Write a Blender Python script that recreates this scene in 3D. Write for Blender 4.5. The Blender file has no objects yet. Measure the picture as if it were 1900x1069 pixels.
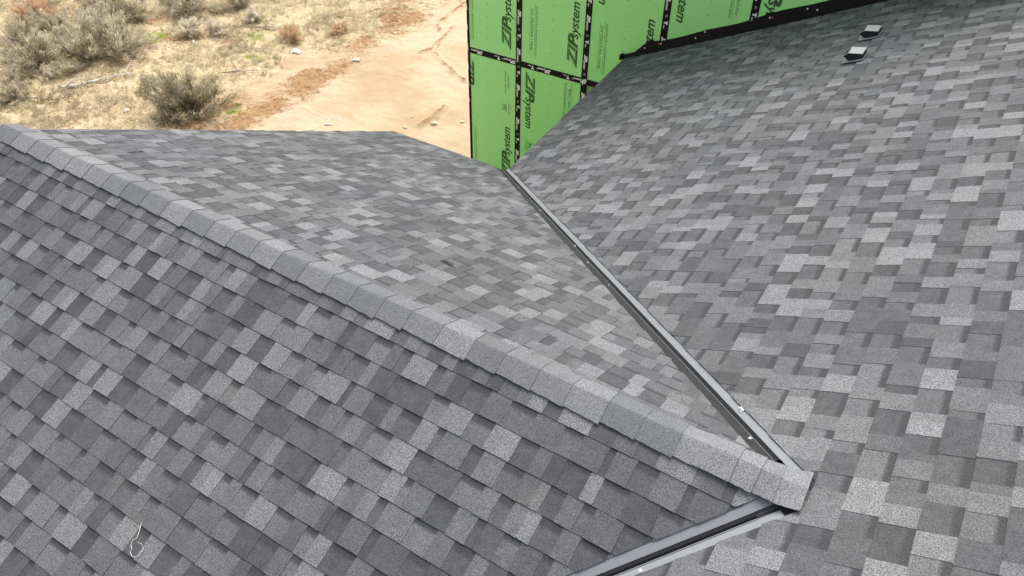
import bpy, bmesh, math, random
import numpy as np
from mathutils import Vector, Matrix, noise as mnoise
sc = bpy.context.scene
COL = sc.collection
R_ = math.radians
Z0 = 5.2                      # height of the ridge junction above the ground (ground at z = 0)

# ---------------------------------------------------------------- camera, sky, sun, exposure
cam_d = bpy.data.cameras.new('camera')
cam = bpy.data.objects.new('camera', cam_d); COL.objects.link(cam)
cam.location = (-0.0607, -2.4143, 2.9072 + Z0)
cam.rotation_euler = (8.61841684e-01, -9.59228130e-03, 5.59693059e-01)
cam_d.sensor_width = 36.0; cam_d.lens = 36.0 * 1455.06 / 1900.0
cam_d.clip_start = 0.05; cam_d.clip_end = 2000
sc.camera = cam

SUN_EL, SUN_AZ = 56.0, 110.0      # azimuth: direction light comes from, degrees from +x counter-clockwise
w = bpy.data.worlds.new('World'); sc.world = w; w.use_nodes = True
nt = w.node_tree; bg = nt.nodes['Background']
sky = nt.nodes.new('ShaderNodeTexSky'); sky.sky_type = 'NISHITA'; sky.sun_disc = False
sky.sun_elevation = R_(SUN_EL); sky.sun_rotation = R_(90 - SUN_AZ)
sky.air_density = 1.0; sky.dust_density = 4.0; sky.ozone_density = 0.6
hs = nt.nodes.new('ShaderNodeHueSaturation'); hs.inputs['Saturation'].default_value = 0.30      # thin overcast: nearly neutral sky
nt.links.new(sky.outputs[0], hs.inputs['Color']); nt.links.new(hs.outputs[0], bg.inputs[0]); bg.inputs[1].default_value = 0.14
sl = bpy.data.lights.new('sun', 'SUN'); sl.energy = 1.3; sl.angle = R_(40); sl.color = (1.0, 0.965, 0.92)
so = bpy.data.objects.new('sun', sl); COL.objects.link(so)
d = Vector((math.cos(R_(SUN_AZ)) * math.cos(R_(SUN_EL)), math.sin(R_(SUN_AZ)) * math.cos(R_(SUN_EL)), math.sin(R_(SUN_EL))))
so.rotation_euler = (-d).to_track_quat('-Z', 'Y').to_euler(); so.location = (0, 0, 30)
sc.view_settings.view_transform = 'Standard'; sc.view_settings.look = 'None'
sc.view_settings.exposure = 1.0; sc.view_settings.gamma = 1.0
sc.render.engine = 'CYCLES'

# ---------------------------------------------------------------- roof planes (junction J at the origin, height Z0)
m_, gB, gA = 0.4701, 0.4756, 0.4518
cM, cB, cA = math.sqrt(1 + m_*m_), math.sqrt(1 + gB*gB), math.sqrt(1 + gA*gA)
YW = 8.0536                    # face of the sheathed wall
XL = -7.43                     # its outside corner
RAKE_X, EAVE_Y = -5.86, 4.165

# ---------------------------------------------------------------- helpers
def tag(o, label=None, cat=None, group=None, kind=None):
    if label: o['label'] = label
    if cat: o['category'] = cat
    if group: o['group'] = group
    if kind: o['kind'] = kind
    return o
def empty(name, loc):
    o = bpy.data.objects.new(name, None); COL.objects.link(o); o.location = loc
    o.empty_display_size = 0.1
    return o
def worldloc(o):
    v = Vector(o.location)
    return v + worldloc(o.parent) if o.parent else v
class MB:
    """collects polygons (world coordinates) into ONE mesh"""
    def __init__(s): s.v = []; s.f = []; s.col = []; s.mi = []
    def poly(s, pts, col=None, mi=0):
        n = len(s.v); s.v.extend([tuple(p) for p in pts]); s.f.append(tuple(range(n, n + len(pts))))
        s.col.append(col if col is not None else [(0, 0, 0, 1)] * len(pts)); s.mi.append(mi)
    def box(s, lo, hi, mi=0):
        x0, y0, z0 = lo; x1, y1, z1 = hi
        P = [(x0,y0,z0),(x1,y0,z0),(x1,y1,z0),(x0,y1,z0),(x0,y0,z1),(x1,y0,z1),(x1,y1,z1),(x0,y1,z1)]
        for q in ((0,3,2,1),(4,5,6,7),(0,1,5,4),(1,2,6,5),(2,3,7,6),(3,0,4,7)): s.poly([P[i] for i in q], mi=mi)
    def obox(s, c, ax, ay, az, mi=0):
        c, ax, ay, az = Vector(c), Vector(ax), Vector(ay), Vector(az)
        P = [c + i*ax + j*ay + k*az for k in (-1, 1) for j, i in ((-1,-1),(-1,1),(1,1),(1,-1))]
        for q in ((0,3,2,1),(4,5,6,7),(0,1,5,4),(1,2,6,5),(2,3,7,6),(3,0,4,7)): s.poly([P[i] for i in q], mi=mi)
    def prism(s, pts, off, mi=0):
        off = Vector(off); a = [Vector(p) for p in pts]; b = [p + off for p in a]; n = len(a)
        s.poly(a, mi=mi); s.poly(b[::-1], mi=mi)
        for i in range(n): s.poly([a[i], b[i], b[(i+1) % n], a[(i+1) % n]], mi=mi)
    def tube(s, pts, r0, r1, n=5, mi=0):
        rings = []
        for i, p in enumerate(pts):
            p = Vector(p); t = (Vector(pts[min(i+1, len(pts)-1)]) - Vector(pts[max(i-1, 0)])).normalized()
            a = t.orthogonal().normalized(); b = t.cross(a)
            r = r0 + (r1 - r0) * i / max(1, len(pts) - 1)
            rings.append([p + r*(math.cos(k*2*math.pi/n)*a + math.sin(k*2*math.pi/n)*b) for k in range(n)])
        for i in range(len(rings) - 1):
            for k in range(n):
                s.poly([rings[i][k], rings[i][(k+1) % n], rings[i+1][(k+1) % n], rings[i+1][k]], mi=mi)
        s.poly(rings[0][::-1], mi=mi); s.poly(rings[-1], mi=mi)
    def build(s, name, mats, parent=None, origin=None, color=False, smooth=False, merge=False):
        if not isinstance(mats, (list, tuple)): mats = [mats]
        me = bpy.data.meshes.new(name)
        base = worldloc(parent) if parent else Vector((0, 0, 0))
        if origin is None: origin = base
        origin = Vector(origin)
        me.from_pydata([(p[0]-origin.x, p[1]-origin.y, p[2]-origin.z) for p in s.v], [], s.f)
        if color:
            ca = me.color_attributes.new('tint', 'FLOAT_COLOR', 'CORNER')
            ca.data.foreach_set('color', np.array([c for f in s.col for c in f], dtype=np.float32).ravel())
        for mt in mats: me.materials.append(mt)
        if len(mats) > 1: me.polygons.foreach_set('material_index', s.mi)
        if merge:
            bm = bmesh.new(); bm.from_mesh(me); bmesh.ops.remove_doubles(bm, verts=bm.verts, dist=1e-5); bm.to_mesh(me); bm.free()
        if smooth: me.polygons.foreach_set('use_smooth', [True] * len(me.polygons))
        me.update()
        o = bpy.data.objects.new(name, me); COL.objects.link(o)
        o.parent = parent; o.location = origin - base
        return o
def clip(poly, a, b, c):
    """keep a*u + b*v + c >= 0 ; poly = list of (u, v)"""
    out = []; n = len(poly)
    for i in range(n):
        p, q = poly[i], poly[(i+1) % n]
        dp, dq = a*p[0] + b*p[1] + c, a*q[0] + b*q[1] + c
        if dp >= 0: out.append(p)
        if (dp >= 0) != (dq >= 0):
            t = dp / (dp - dq); out.append((p[0] + t*(q[0]-p[0]), p[1] + t*(q[1]-p[1])))
    return out

# ---------------------------------------------------------------- materials
def mat(name):
    m = bpy.data.materials.new(name); m.use_nodes = True
    n = m.node_tree.nodes; b = n['Principled BSDF']
    return m, m.node_tree, n, b
def N(t, kind, **kw):
    n = t.nodes.new(kind)
    for k, v in kw.items():
        if k.startswith('i_'): n.inputs[k[2:].replace('_', ' ')].default_value = v
        else: setattr(n, k, v)
    return n
def math_(t, op, a, b=None, clamp=False):
    n = t.nodes.new('ShaderNodeMath'); n.operation = op; n.use_clamp = clamp
    for i, x in enumerate((a, b)):
        if x is None: continue
        if isinstance(x, (int, float)): n.inputs[i].default_value = x
        else: t.links.new(x, n.inputs[i])
    return n.outputs[0]
def mix_(t, f, a, b, blend='MIX'):
    n = t.nodes.new('ShaderNodeMix'); n.data_type = 'RGBA'; n.blend_type = blend
    for s, x in ((n.inputs[0], f), (n.inputs[6], a), (n.inputs[7], b)):
        if isinstance(x, (int, float)): s.default_value = x
        elif isinstance(x, tuple): s.default_value = (*x, 1) if len(x) == 3 else x
        else: t.links.new(x, s)
    return n.outputs[2]
def noise_(t, scale, detail=2, rough=0.5, vec=None):
    n = N(t, 'ShaderNodeTexNoise'); n.inputs['Scale'].default_value = scale; n.inputs['Detail'].default_value = detail
    n.inputs['Roughness'].default_value = rough
    if vec is None:
        tc = N(t, 'ShaderNodeTexCoord'); vec = tc.outputs['Object']
    t.links.new(vec, n.inputs['Vector'])
    return n.outputs['Fac']
def ramp_(t, f, stops):
    n = t.nodes.new('ShaderNodeValToRGB'); e = n.color_ramp.elements
    while len(e) < len(stops): e.new(0.5)
    for k, (p, c) in enumerate(stops):
        e[k].position = p; e[k].color = (c, c, c, 1) if isinstance(c, (int, float)) else (*c, 1)
    t.links.new(f, n.inputs[0]); return n.outputs[0]
def smooth_(t, f, a, b):
    n = t.nodes.new('ShaderNodeMapRange'); n.interpolation_type = 'SMOOTHSTEP'
    n.inputs[1].default_value = a; n.inputs[2].default_value = b
    t.links.new(f, n.inputs[0]); return n.outputs[0]

def shingle_material(name, dark, light, cap=False):
    m, t, n, b = mat(name)
    vc = N(t, 'ShaderNodeVertexColor', layer_name='tint')
    sep = N(t, 'ShaderNodeSeparateColor'); t.links.new(vc.outputs['Color'], sep.inputs[0])
    tone, band, rnd = sep.outputs[0], sep.outputs[1], sep.outputs[2]
    mid = noise_(t, 17, 4, 0.65)
    tn = math_(t, 'ADD', tone, math_(t, 'MULTIPLY', math_(t, 'SUBTRACT', mid, 0.5), 0.55))
    # printed shadow line on the recessed tabs: dark granules with a ragged lower edge
    jag = noise_(t, 90, 3, 0.7)
    bb = math_(t, 'ADD', band, math_(t, 'MULTIPLY', math_(t, 'SUBTRACT', jag, 0.5), 0.10))
    bd = smooth_(t, bb, 0.57, 0.72)
    tn = math_(t, 'MULTIPLY', tn, math_(t, 'SUBTRACT', 1.0, math_(t, 'MULTIPLY', bd, 0.93)), clamp=True)
    col = mix_(t, tn, dark, light)
    col = mix_(t, math_(t, 'MULTIPLY', bd, 0.55), col, tuple(x*.62 for x in dark))
    # granules: large dark/light specks, stronger on the light blends
    g1 = noise_(t, 170, 2, 0.9)
    g2 = noise_(t, 420, 1, 0.6)
    gr = smooth_(t, math_(t, 'ADD', math_(t, 'MULTIPLY', g1, 0.7), math_(t, 'MULTIPLY', g2, 0.3)), 0.38, 0.62)
    amp = math_(t, 'ADD', 0.68, math_(t, 'MULTIPLY', tn, 0.65))
    gf = math_(t, 'ADD', 1.0, math_(t, 'MULTIPLY', math_(t, 'SUBTRACT', gr, 0.5), amp))
    hue = mix_(t, noise_(t, 1.1, 2), (0.96, 0.99, 1.04), (1.03, 1.0, 0.985))
    hsv = mix_(t, 1.0, col, hue, 'MULTIPLY')
    vm = t.nodes.new('ShaderNodeVectorMath'); vm.operation = 'SCALE'
    t.links.new(hsv, vm.inputs[0]); t.links.new(gf, vm.inputs['Scale'])
    # large soft weather variation + rare tan scuffs
    wv = math_(t, 'ADD', 0.93, math_(t, 'MULTIPLY', noise_(t, 0.7, 3), 0.14))
    vm2 = t.nodes.new('ShaderNodeVectorMath'); vm2.operation = 'SCALE'
    t.links.new(vm.outputs[0], vm2.inputs[0]); t.links.new(wv, vm2.inputs['Scale'])
    sc_ = math_(t, 'MULTIPLY', smooth_(t, noise_(t, 2.3, 4, 0.7), 0.64, 0.78), 0.25)
    fin = mix_(t, sc_, vm2.outputs[0], (0.23, 0.185, 0.16))
    t.links.new(fin, b.inputs['Base Color'])
    b.inputs['Roughness'].default_value = 0.92
    b.inputs['Specular IOR Level'].default_value = 0.25
    bp = N(t, 'ShaderNodeBump'); bp.inputs['Strength'].default_value = 0.35; bp.inputs['Distance'].default_value = 0.002
    t.links.new(gr, bp.inputs['Height']); t.links.new(bp.outputs[0], b.inputs['Normal'])
    return m
M_SH = shingle_material('asphalt_shingle', (0.065, 0.0665, 0.069), (0.187, 0.190, 0.193))
M_CAP = shingle_material('ridge_cap_shingle', (0.122, 0.127, 0.130), (0.222, 0.226, 0.229))

def simple(name, col, rough=0.6, metal=0.0, nscale=None, namp=0.15, spec=0.4, bump=0.0):
    m, t, n, b = mat(name)
    b.inputs['Roughness'].default_value = rough; b.inputs['Metallic'].default_value = metal
    b.inputs['Specular IOR Level'].default_value = spec
    f = noise_(t, nscale or 6, 4, 0.6)
    c = mix_(t, f, tuple(x*(1-namp) for x in col), tuple(min(1, x*(1+namp)) for x in col))
    t.links.new(c, b.inputs['Base Color'])
    if bump:
        bp = N(t, 'ShaderNodeBump'); bp.inputs['Strength'].default_value = bump; bp.inputs['Distance'].default_value = 0.01
        t.links.new(f, bp.inputs['Height']); t.links.new(bp.outputs[0], b.inputs['Normal'])
    return m
def metal_material():
    m, t, n, b = mat('valley_metal')
    b.inputs['Metallic'].default_value = 0.15
    c = mix_(t, noise_(t, 3, 4, 0.6), (0.180, 0.190, 0.202), (0.220, 0.232, 0.245))
    dust = smooth_(t, noise_(t, 25, 5, 0.8), 0.60, 0.75)
    c = mix_(t, math_(t, 'MULTIPLY', dust, 0.25), c, (0.20, 0.17, 0.15))
    t.links.new(c, b.inputs['Base Color'])
    b.inputs['Specular IOR Level'].default_value = 0.35
    t.links.new(math_(t, 'ADD', 0.36, math_(t, 'MULTIPLY', noise_(t, 5, 3), 0.2)), b.inputs['Roughness'])
    bp = N(t, 'ShaderNodeBump'); bp.inputs['Strength'].default_value = 0.25; bp.inputs['Distance'].default_value = 0.01
    t.links.new(noise_(t, 2.2, 2), bp.inputs['Height']); t.links.new(bp.outputs[0], b.inputs['Normal'])
    return m
M_METAL = metal_material()
M_RIB = simple('valley_rib_baked_shade', (0.011, 0.0115, 0.013), 0.7, 0.0, 8, 0.3, 0.12)  # rib colour holds its shaded face and the dark roof it reflects
M_PLATE_REFL = simple('valley_plate_baked_reflection', (0.034, 0.034, 0.036), 0.75, 0.0, 9, 0.35, 0.12)  # valley metal darkened: dim reflection of the main roof put into the colour
M_HEM = simple('bright_metal_fold', (0.22, 0.225, 0.23), 0.4, 0.3, 8, 0.1)
M_DARK = simple('dark_primed_trim', (0.03, 0.03, 0.032), 0.55, 0, 10, 0.3)
M_BODY = simple('house_wrap_wall', (0.20, 0.40, 0.16), 0.7)
M_BLACK = simple('black_membrane', (0.0075, 0.0068, 0.0068), 0.6, 0, 18, 0.5, 0.2, 0.5)
M_TAPE = simple('black_seam_tape', (0.0075, 0.006, 0.0068), 0.6, 0, 20, 0.3, 0.15, 0.15)
M_WHITE = simple('white_print', (0.78, 0.77, 0.80), 0.6)
M_GREYP = simple('grey_print', (0.22, 0.21, 0.21), 0.6)
M_INK = simple('dark_green_ink', (0.036, 0.105, 0.030), 0.7, 0, 60, 0.25)
M_INK2 = simple('soft_green_ink', (0.065, 0.20, 0.045), 0.7, 0, 60, 0.25)
M_CAPW = simple('white_plastic_cap', (0.80, 0.80, 0.78), 0.4)
M_CAPR = simple('red_plastic_cap', (0.50, 0.05, 0.05), 0.4)
M_VENT = simple('vent_metal_baked_shade', (0.014, 0.014, 0.015), 0.45, 0.0, 30, 0.2)  # hood sides darkened, their shade put into the colour
M_VENTTOP = simple('vent_metal_baked_light', (0.36, 0.36, 0.365), 0.5, 0.0, 30, 0.15)  # hood top and flange lightened, light from above put into the colour
M_SCRAP = simple('white_scrap', (0.8, 0.8, 0.79), 0.6)
M_WOODG = simple('weathered_wood', (0.34, 0.29, 0.23), 0.85, 0, 30, 0.4)
M_WOODB = simple('bleached_wood', (0.66, 0.60, 0.50), 0.85, 0, 30, 0.25)
M_TWIG = simple('dark_twig', (0.10, 0.082, 0.068), 0.9, 0, 20, 0.5)
M_STONE = simple('pale_stone', (0.60, 0.52, 0.40), 0.9, 0, 12, 0.2, 0.2, 0.4)
def panel_material():
    m, t, n, b = mat('green_sheathing')
    geo = N(t, 'ShaderNodeObjectInfo')
    c = mix_(t, noise_(t, 1.3, 3), (0.345, 0.785, 0.265), (0.38, 0.81, 0.30))
    c = mix_(t, math_(t, 'MULTIPLY', geo.outputs['Random'], 0.45), c, (0.28, 0.75, 0.18))
    fl = smooth_(t, noise_(t, 120, 3, 0.8), 0.35, 0.7)
    c = mix_(t, math_(t, 'MULTIPLY', fl, 0.16), c, (0.44, 0.80, 0.37))
    t.links.new(c, b.inputs['Base Color']); b.inputs['Roughness'].default_value = 0.62
    b.inputs['Specular IOR Level'].default_value = 0.3
    return m
M_PANEL = panel_material()
def leaf_material(name, c0, c1):
    m, t, n, b = mat(name)
    vc = N(t, 'ShaderNodeVertexColor', layer_name='tint')
    sep = N(t, 'ShaderNodeSeparateColor'); t.links.new(vc.outputs['Color'], sep.inputs[0])
    c = mix_(t, sep.outputs[0], c0, c1)
    t.links.new(c, b.inputs['Base Color']); b.inputs['Roughness'].default_value = 0.85
    b.inputs['Specular IOR Level'].default_value = 0.15
    tr = N(t, 'ShaderNodeBsdfTranslucent'); t.links.new(c, tr.inputs[0])
    mx = N(t, 'ShaderNodeMixShader'); mx.inputs[0].default_value = 0.5
    t.links.new(b.outputs[0], mx.inputs[1]); t.links.new(tr.outputs[0], mx.inputs[2])
    t.links.new(mx.outputs[0], n['Material Output'].inputs[0])
    return m
M_SAGE = leaf_material('sage_leaf', (0.28, 0.23, 0.175), (0.88, 0.80, 0.60))
M_SAGE_DARK = leaf_material('darker_sage_leaf', (0.13, 0.10, 0.07), (0.72, 0.635, 0.44))
M_RUST = leaf_material('rusty_brush', (0.45, 0.30, 0.18), (0.85, 0.65, 0.44))
M_BONE = leaf_material('bleached_brush', (0.58, 0.49, 0.37), (0.93, 0.87, 0.75))
M_MOSS = leaf_material('green_growth', (0.20, 0.26, 0.04), (0.52, 0.62, 0.10))
M_STRAW = leaf_material('straw_grass', (0.50, 0.40, 0.24), (0.94, 0.86, 0.65))
def ground_material():
    m, t, n, b = mat('sandy_ground')
    vc = N(t, 'ShaderNodeVertexColor', layer_name='tint')
    sep = N(t, 'ShaderNodeSeparateColor'); t.links.new(vc.outputs['Color'], sep.inputs[0])
    litter, red, green = sep.outputs
    big = noise_(t, 0.55, 5, 0.6); fine = noise_(t, 12, 6, 0.8); grit = noise_(t, 60, 3, 0.8)
    dirt = mix_(t, smooth_(t, big, 0.35, 0.65), (0.47, 0.335, 0.205), (0.57, 0.445, 0.305))
    tc = N(t, 'ShaderNodeTexCoord'); mp = N(t, 'ShaderNodeMapping'); mp.inputs['Rotation'].default_value = (0, 0, R_(-125)); mp.inputs['Scale'].default_value = (0.55, 3.2, 1)
    t.links.new(tc.outputs['Object'], mp.inputs[0]); streak = noise_(t, 1.6, 7, 0.72, mp.outputs[0])
    dirt = mix_(t, math_(t, 'MULTIPLY', smooth_(t, streak, 0.50, 0.72), 0.75), dirt, (0.42, 0.285, 0.165))
    dirt = mix_(t, math_(t, 'MULTIPLY', smooth_(t, fine, 0.52, 0.70), 0.55), dirt, (0.40, 0.27, 0.15))
    redc = mix_(t, smooth_(t, fine, 0.40, 0.62), (0.42, 0.265, 0.14), (0.235, 0.13, 0.06))
    lit = mix_(t, smooth_(t, fine, 0.40, 0.62), (0.62, 0.51, 0.34), (0.34, 0.245, 0.135))
    lit = mix_(t, math_(t, 'MULTIPLY', smooth_(t, big, 0.48, 0.62), 0.5), lit, (0.50, 0.43, 0.25))
    j = math_(t, 'MULTIPLY', math_(t, 'SUBTRACT', fine, 0.5), 1.1)
    c = mix_(t, smooth_(t, math_(t, 'ADD', litter, j), 0.35, 0.65), dirt, lit)
    c = mix_(t, smooth_(t, math_(t, 'ADD', red, j), 0.38, 0.75), c, redc)
    c = mix_(t, smooth_(t, math_(t, 'ADD', green, j), 0.45, 0.75), c, (0.30, 0.31, 0.09))
    c = mix_(t, math_(t, 'MULTIPLY', smooth_(t, grit, 0.5, 0.70), 0.42), c, (0.30, 0.21, 0.12))
    t.links.new(c, b.inputs['Base Color']); b.inputs['Roughness'].default_value = 0.95
    b.inputs['Specular IOR Level'].default_value = 0.15
    bp = N(t, 'ShaderNodeBump'); bp.inputs['Strength'].default_value = 0.7; bp.inputs['Distance'].default_value = 0.03
    h = math_(t, 'ADD', fine, math_(t, 'MULTIPLY', grit, 0.3))
    t.links.new(h, bp.inputs['Height']); t.links.new(bp.outputs[0], b.inputs['Normal'])
    return m
M_GROUND = ground_material()

# ---------------------------------------------------------------- ground: one sheet to the horizon
def poly_dist(X, Y, line):
    D = np.full(X.shape, 1e9)
    for (ax, ay), (bx, by) in zip(line[:-1], line[1:]):
        vx, vy = bx-ax, by-ay
        tt = np.clip(((X-ax)*vx + (Y-ay)*vy) / (vx*vx + vy*vy), 0, 1)
        D = np.minimum(D, np.hypot(X - ax - tt*vx, Y - ay - tt*vy))
    return D
rs = np.random.RandomState(4)
def vnoise(X, Y, s, seed):
    r = np.random.RandomState(seed); G = r.rand(64, 64)
    x = X*s + 17.3*seed; y = Y*s + 5.1*seed
    xi = np.floor(x).astype(int); yi = np.floor(y).astype(int); fx = x-xi; fy = y-yi
    fx = fx*fx*(3-2*fx); fy = fy*fy*(3-2*fy); g = lambda a, b: G[a % 64, b % 64]
    return (g(xi, yi)*(1-fx)+g(xi+1, yi)*fx)*(1-fy) + (g(xi, yi+1)*(1-fx)+g(xi+1, yi+1)*fx)*fy
BERM = [(-12.3,5.2),(-12.95,6.67),(-12.65,7.43),(-12.55,8.49),(-12.69,9.68),(-12.94,10.91),(-13.23,12.27),(-14.0,14.5)]
CRACKS = [[(-12.50,15.18),(-12.32,14.06),(-12.19,13.46),(-11.95,13.2)], [(-11.42,12.47),(-11.30,12.24),(-11.25,12.04),(-10.98,11.85),(-10.77,11.69),(-10.5,11.55),(-10.27,11.43),(-9.80,11.23)],
          [(-11.56,11.89),(-11.46,12.18),(-11.55,12.7),(-11.64,13.12),(-11.8,13.7)], [(-9.41,9.04),(-9.38,9.51),(-9.45,9.97)], [(-14.2,13.1),(-13.67,13.5),(-13.2,13.5),(-12.7,13.9)]]
MOUND = [(-13.67,13.26),(-13.04,13.02),(-12.96,13.38)]
GREENS = [(-17.6,9.0,.36),(-17.45,8.7,.22),(-19.9,8.15,.28),(-14.7,9.4,.25),(-15.5,10.3,.3),(-13.0,7.25,.3),(-16.3,11.0,.25)]
def ground_height(X, Y):
    h = 0.10*(vnoise(X, Y, .22, 1)-.5) + 0.05*(vnoise(X, Y, .9, 2)-.5) + 0.018*(vnoise(X, Y, 4.1, 3)-.5)
    rough = np.clip(1 - poly_dist(X, Y, BERM)/1.0, 0, 1)
    lit = np.clip((-13.3 - X + 0.12*(Y-9))/1.2, 0, 1)
    h += (0.010 + 0.03*rough + 0.012*lit)*(vnoise(X, Y, 9.3, 5)-.5)*2 + 0.02*rough*(vnoise(X, Y, 3.1, 6)) + 0.05*rough
    for k, c in enumerate(CRACKS):
        dd = poly_dist(X, Y, c) + 0.05*(vnoise(X, Y, 6, 9+k)-.5)
        h += 0.035*np.exp(-(dd/.10)**2)*(0.4+1.2*vnoise(X, Y, 12, 20+k)) - 0.02*np.exp(-((dd-.12)/.05)**2)
    h += 0.08*np.exp(-(poly_dist(X, Y, MOUND)/.35)**2)*(0.5+vnoise(X, Y, 7, 31))
    return h
def gz(x, y): return float(ground_height(np.array([x]), np.array([y]))[0])
def build_ground():
    xs = np.concatenate([np.geomspace(600, 29, 14)*-1, np.arange(-28, -7.0, .055), np.geomspace(8, 600, 16)-1+.0])
    xs = np.unique(np.concatenate([xs, [-6.9, -4, 0, 4]])); xs.sort()
    ys = np.concatenate([np.geomspace(600, 6, 14)*-1, [-3, 0, 2], np.arange(3.2, 21, .055), np.geomspace(22, 600, 14)])
    X, Y = np.meshgrid(xs, ys)
    Zt = ground_height(X, Y)
    far = (np.abs(X+16) > 16) | (np.abs(Y-11) > 14)
    Zt = np.where(far, 0.0, Zt)
    nx, ny = len(xs), len(ys)
    V = np.stack([X, Y, Zt], -1).reshape(-1, 3)
    i = np.arange(nx-1)[None] + np.arange(ny-1)[:, None]*nx
    F = np.stack([i, i+1, i+1+nx, i+nx], -1).reshape(-1, 4)
    me = bpy.data.meshes.new('ground'); me.vertices.add(len(V)); me.vertices.foreach_set('co', V.ravel())
    me.loops.add(F.size); me.loops.foreach_set('vertex_index', F.ravel().astype(np.int32))
    me.polygons.add(len(F)); me.polygons.foreach_set('loop_start', (np.arange(len(F))*4).astype(np.int32)); me.polygons.foreach_set('loop_total', np.full(len(F), 4, np.int32))
    me.update(calc_edges=True)
    nb = vnoise(X, Y, .8, 40)*.9 + vnoise(X, Y, 2.7, 41)*.5 - .7
    litter = np.clip((-13.5 - X + 0.10*(Y-9) + nb*1.3)/.9 + .5, 0, 1)
    red = np.clip(1 - (poly_dist(X, Y, BERM) + .5*(vnoise(X, Y, 1.1, 44)-.5))/1.35, 0, 1)*1.15*(0.32+.85*vnoise(X, Y, 1.9, 42)*(.6+.8*vnoise(X, Y, 6.5, 43)))
    red = np.maximum(red, .95*np.exp(-(poly_dist(X, Y, MOUND)/.5)**2))
    for k, c in enumerate(CRACKS): red = np.maximum(red, .85*np.exp(-((poly_dist(X, Y, c)+.06*(vnoise(X, Y, 6, 9+k)-.5))/.085)**2)*(.5+.7*vnoise(X, Y, 5, 60+k)))
    for (bx, by, br) in [(-17.1,9.4,.9),(-18.6,9.8,.6),(-12.2,6.1,1.0),(-13.4,6.0,.9),(-15.9,9.9,.5)]:
        red = np.maximum(red, .75*np.exp(-(np.hypot(X-bx, Y-by)/br)**2))
    green = np.zeros_like(X)
    for gx, gy, gr in GREENS: green = np.maximum(green, .8*np.exp(-(np.hypot(X-gx, Y-gy)/gr)**2))
    ca = me.color_attributes.new('tint', 'FLOAT_COLOR', 'POINT')
    C = np.stack([litter, red, green, np.ones_like(X)], -1).astype(np.float32)
    ca.data.foreach_set('color', C.ravel())
    me.materials.append(M_GROUND); me.polygons.foreach_set('use_smooth', [True]*len(F))
    o = bpy.data.objects.new('ground', me); COL.objects.link(o)
    tag(o, 'pale sandy dirt with dry grass litter and reddish disturbed soil', 'ground', kind='structure')
build_ground()

# ---------------------------------------------------------------- the house
house = empty('house', (-1.0, 2.0, 0.0))
tag(house, 'unfinished house with grey asphalt shingle roofs and a green sheathed wall', 'house')

class Plane:
    def __init__(s, u, v, n): s.u, s.v, s.n = Vector(u).normalized(), Vector(v).normalized(), Vector(n).normalized()
    def P(s, a, b, h=0.0): return s.u*a + s.v*b + s.n*h + Vector((0, 0, Z0))
PA = Plane((1,0,0), (0,1,gA), (0,-gA,1))          # near gable slope: u = x, s = y*cA (negative below the ridge)
PB = Plane((-1,0,0), (0,-1,gB), (0,gB,1))         # far gable slope: u = -x, s = -y*cB
PM = Plane((0,-1,0), (1,0,m_), (-m_,0,1))         # main slope: u = -y, s = x*cM

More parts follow.
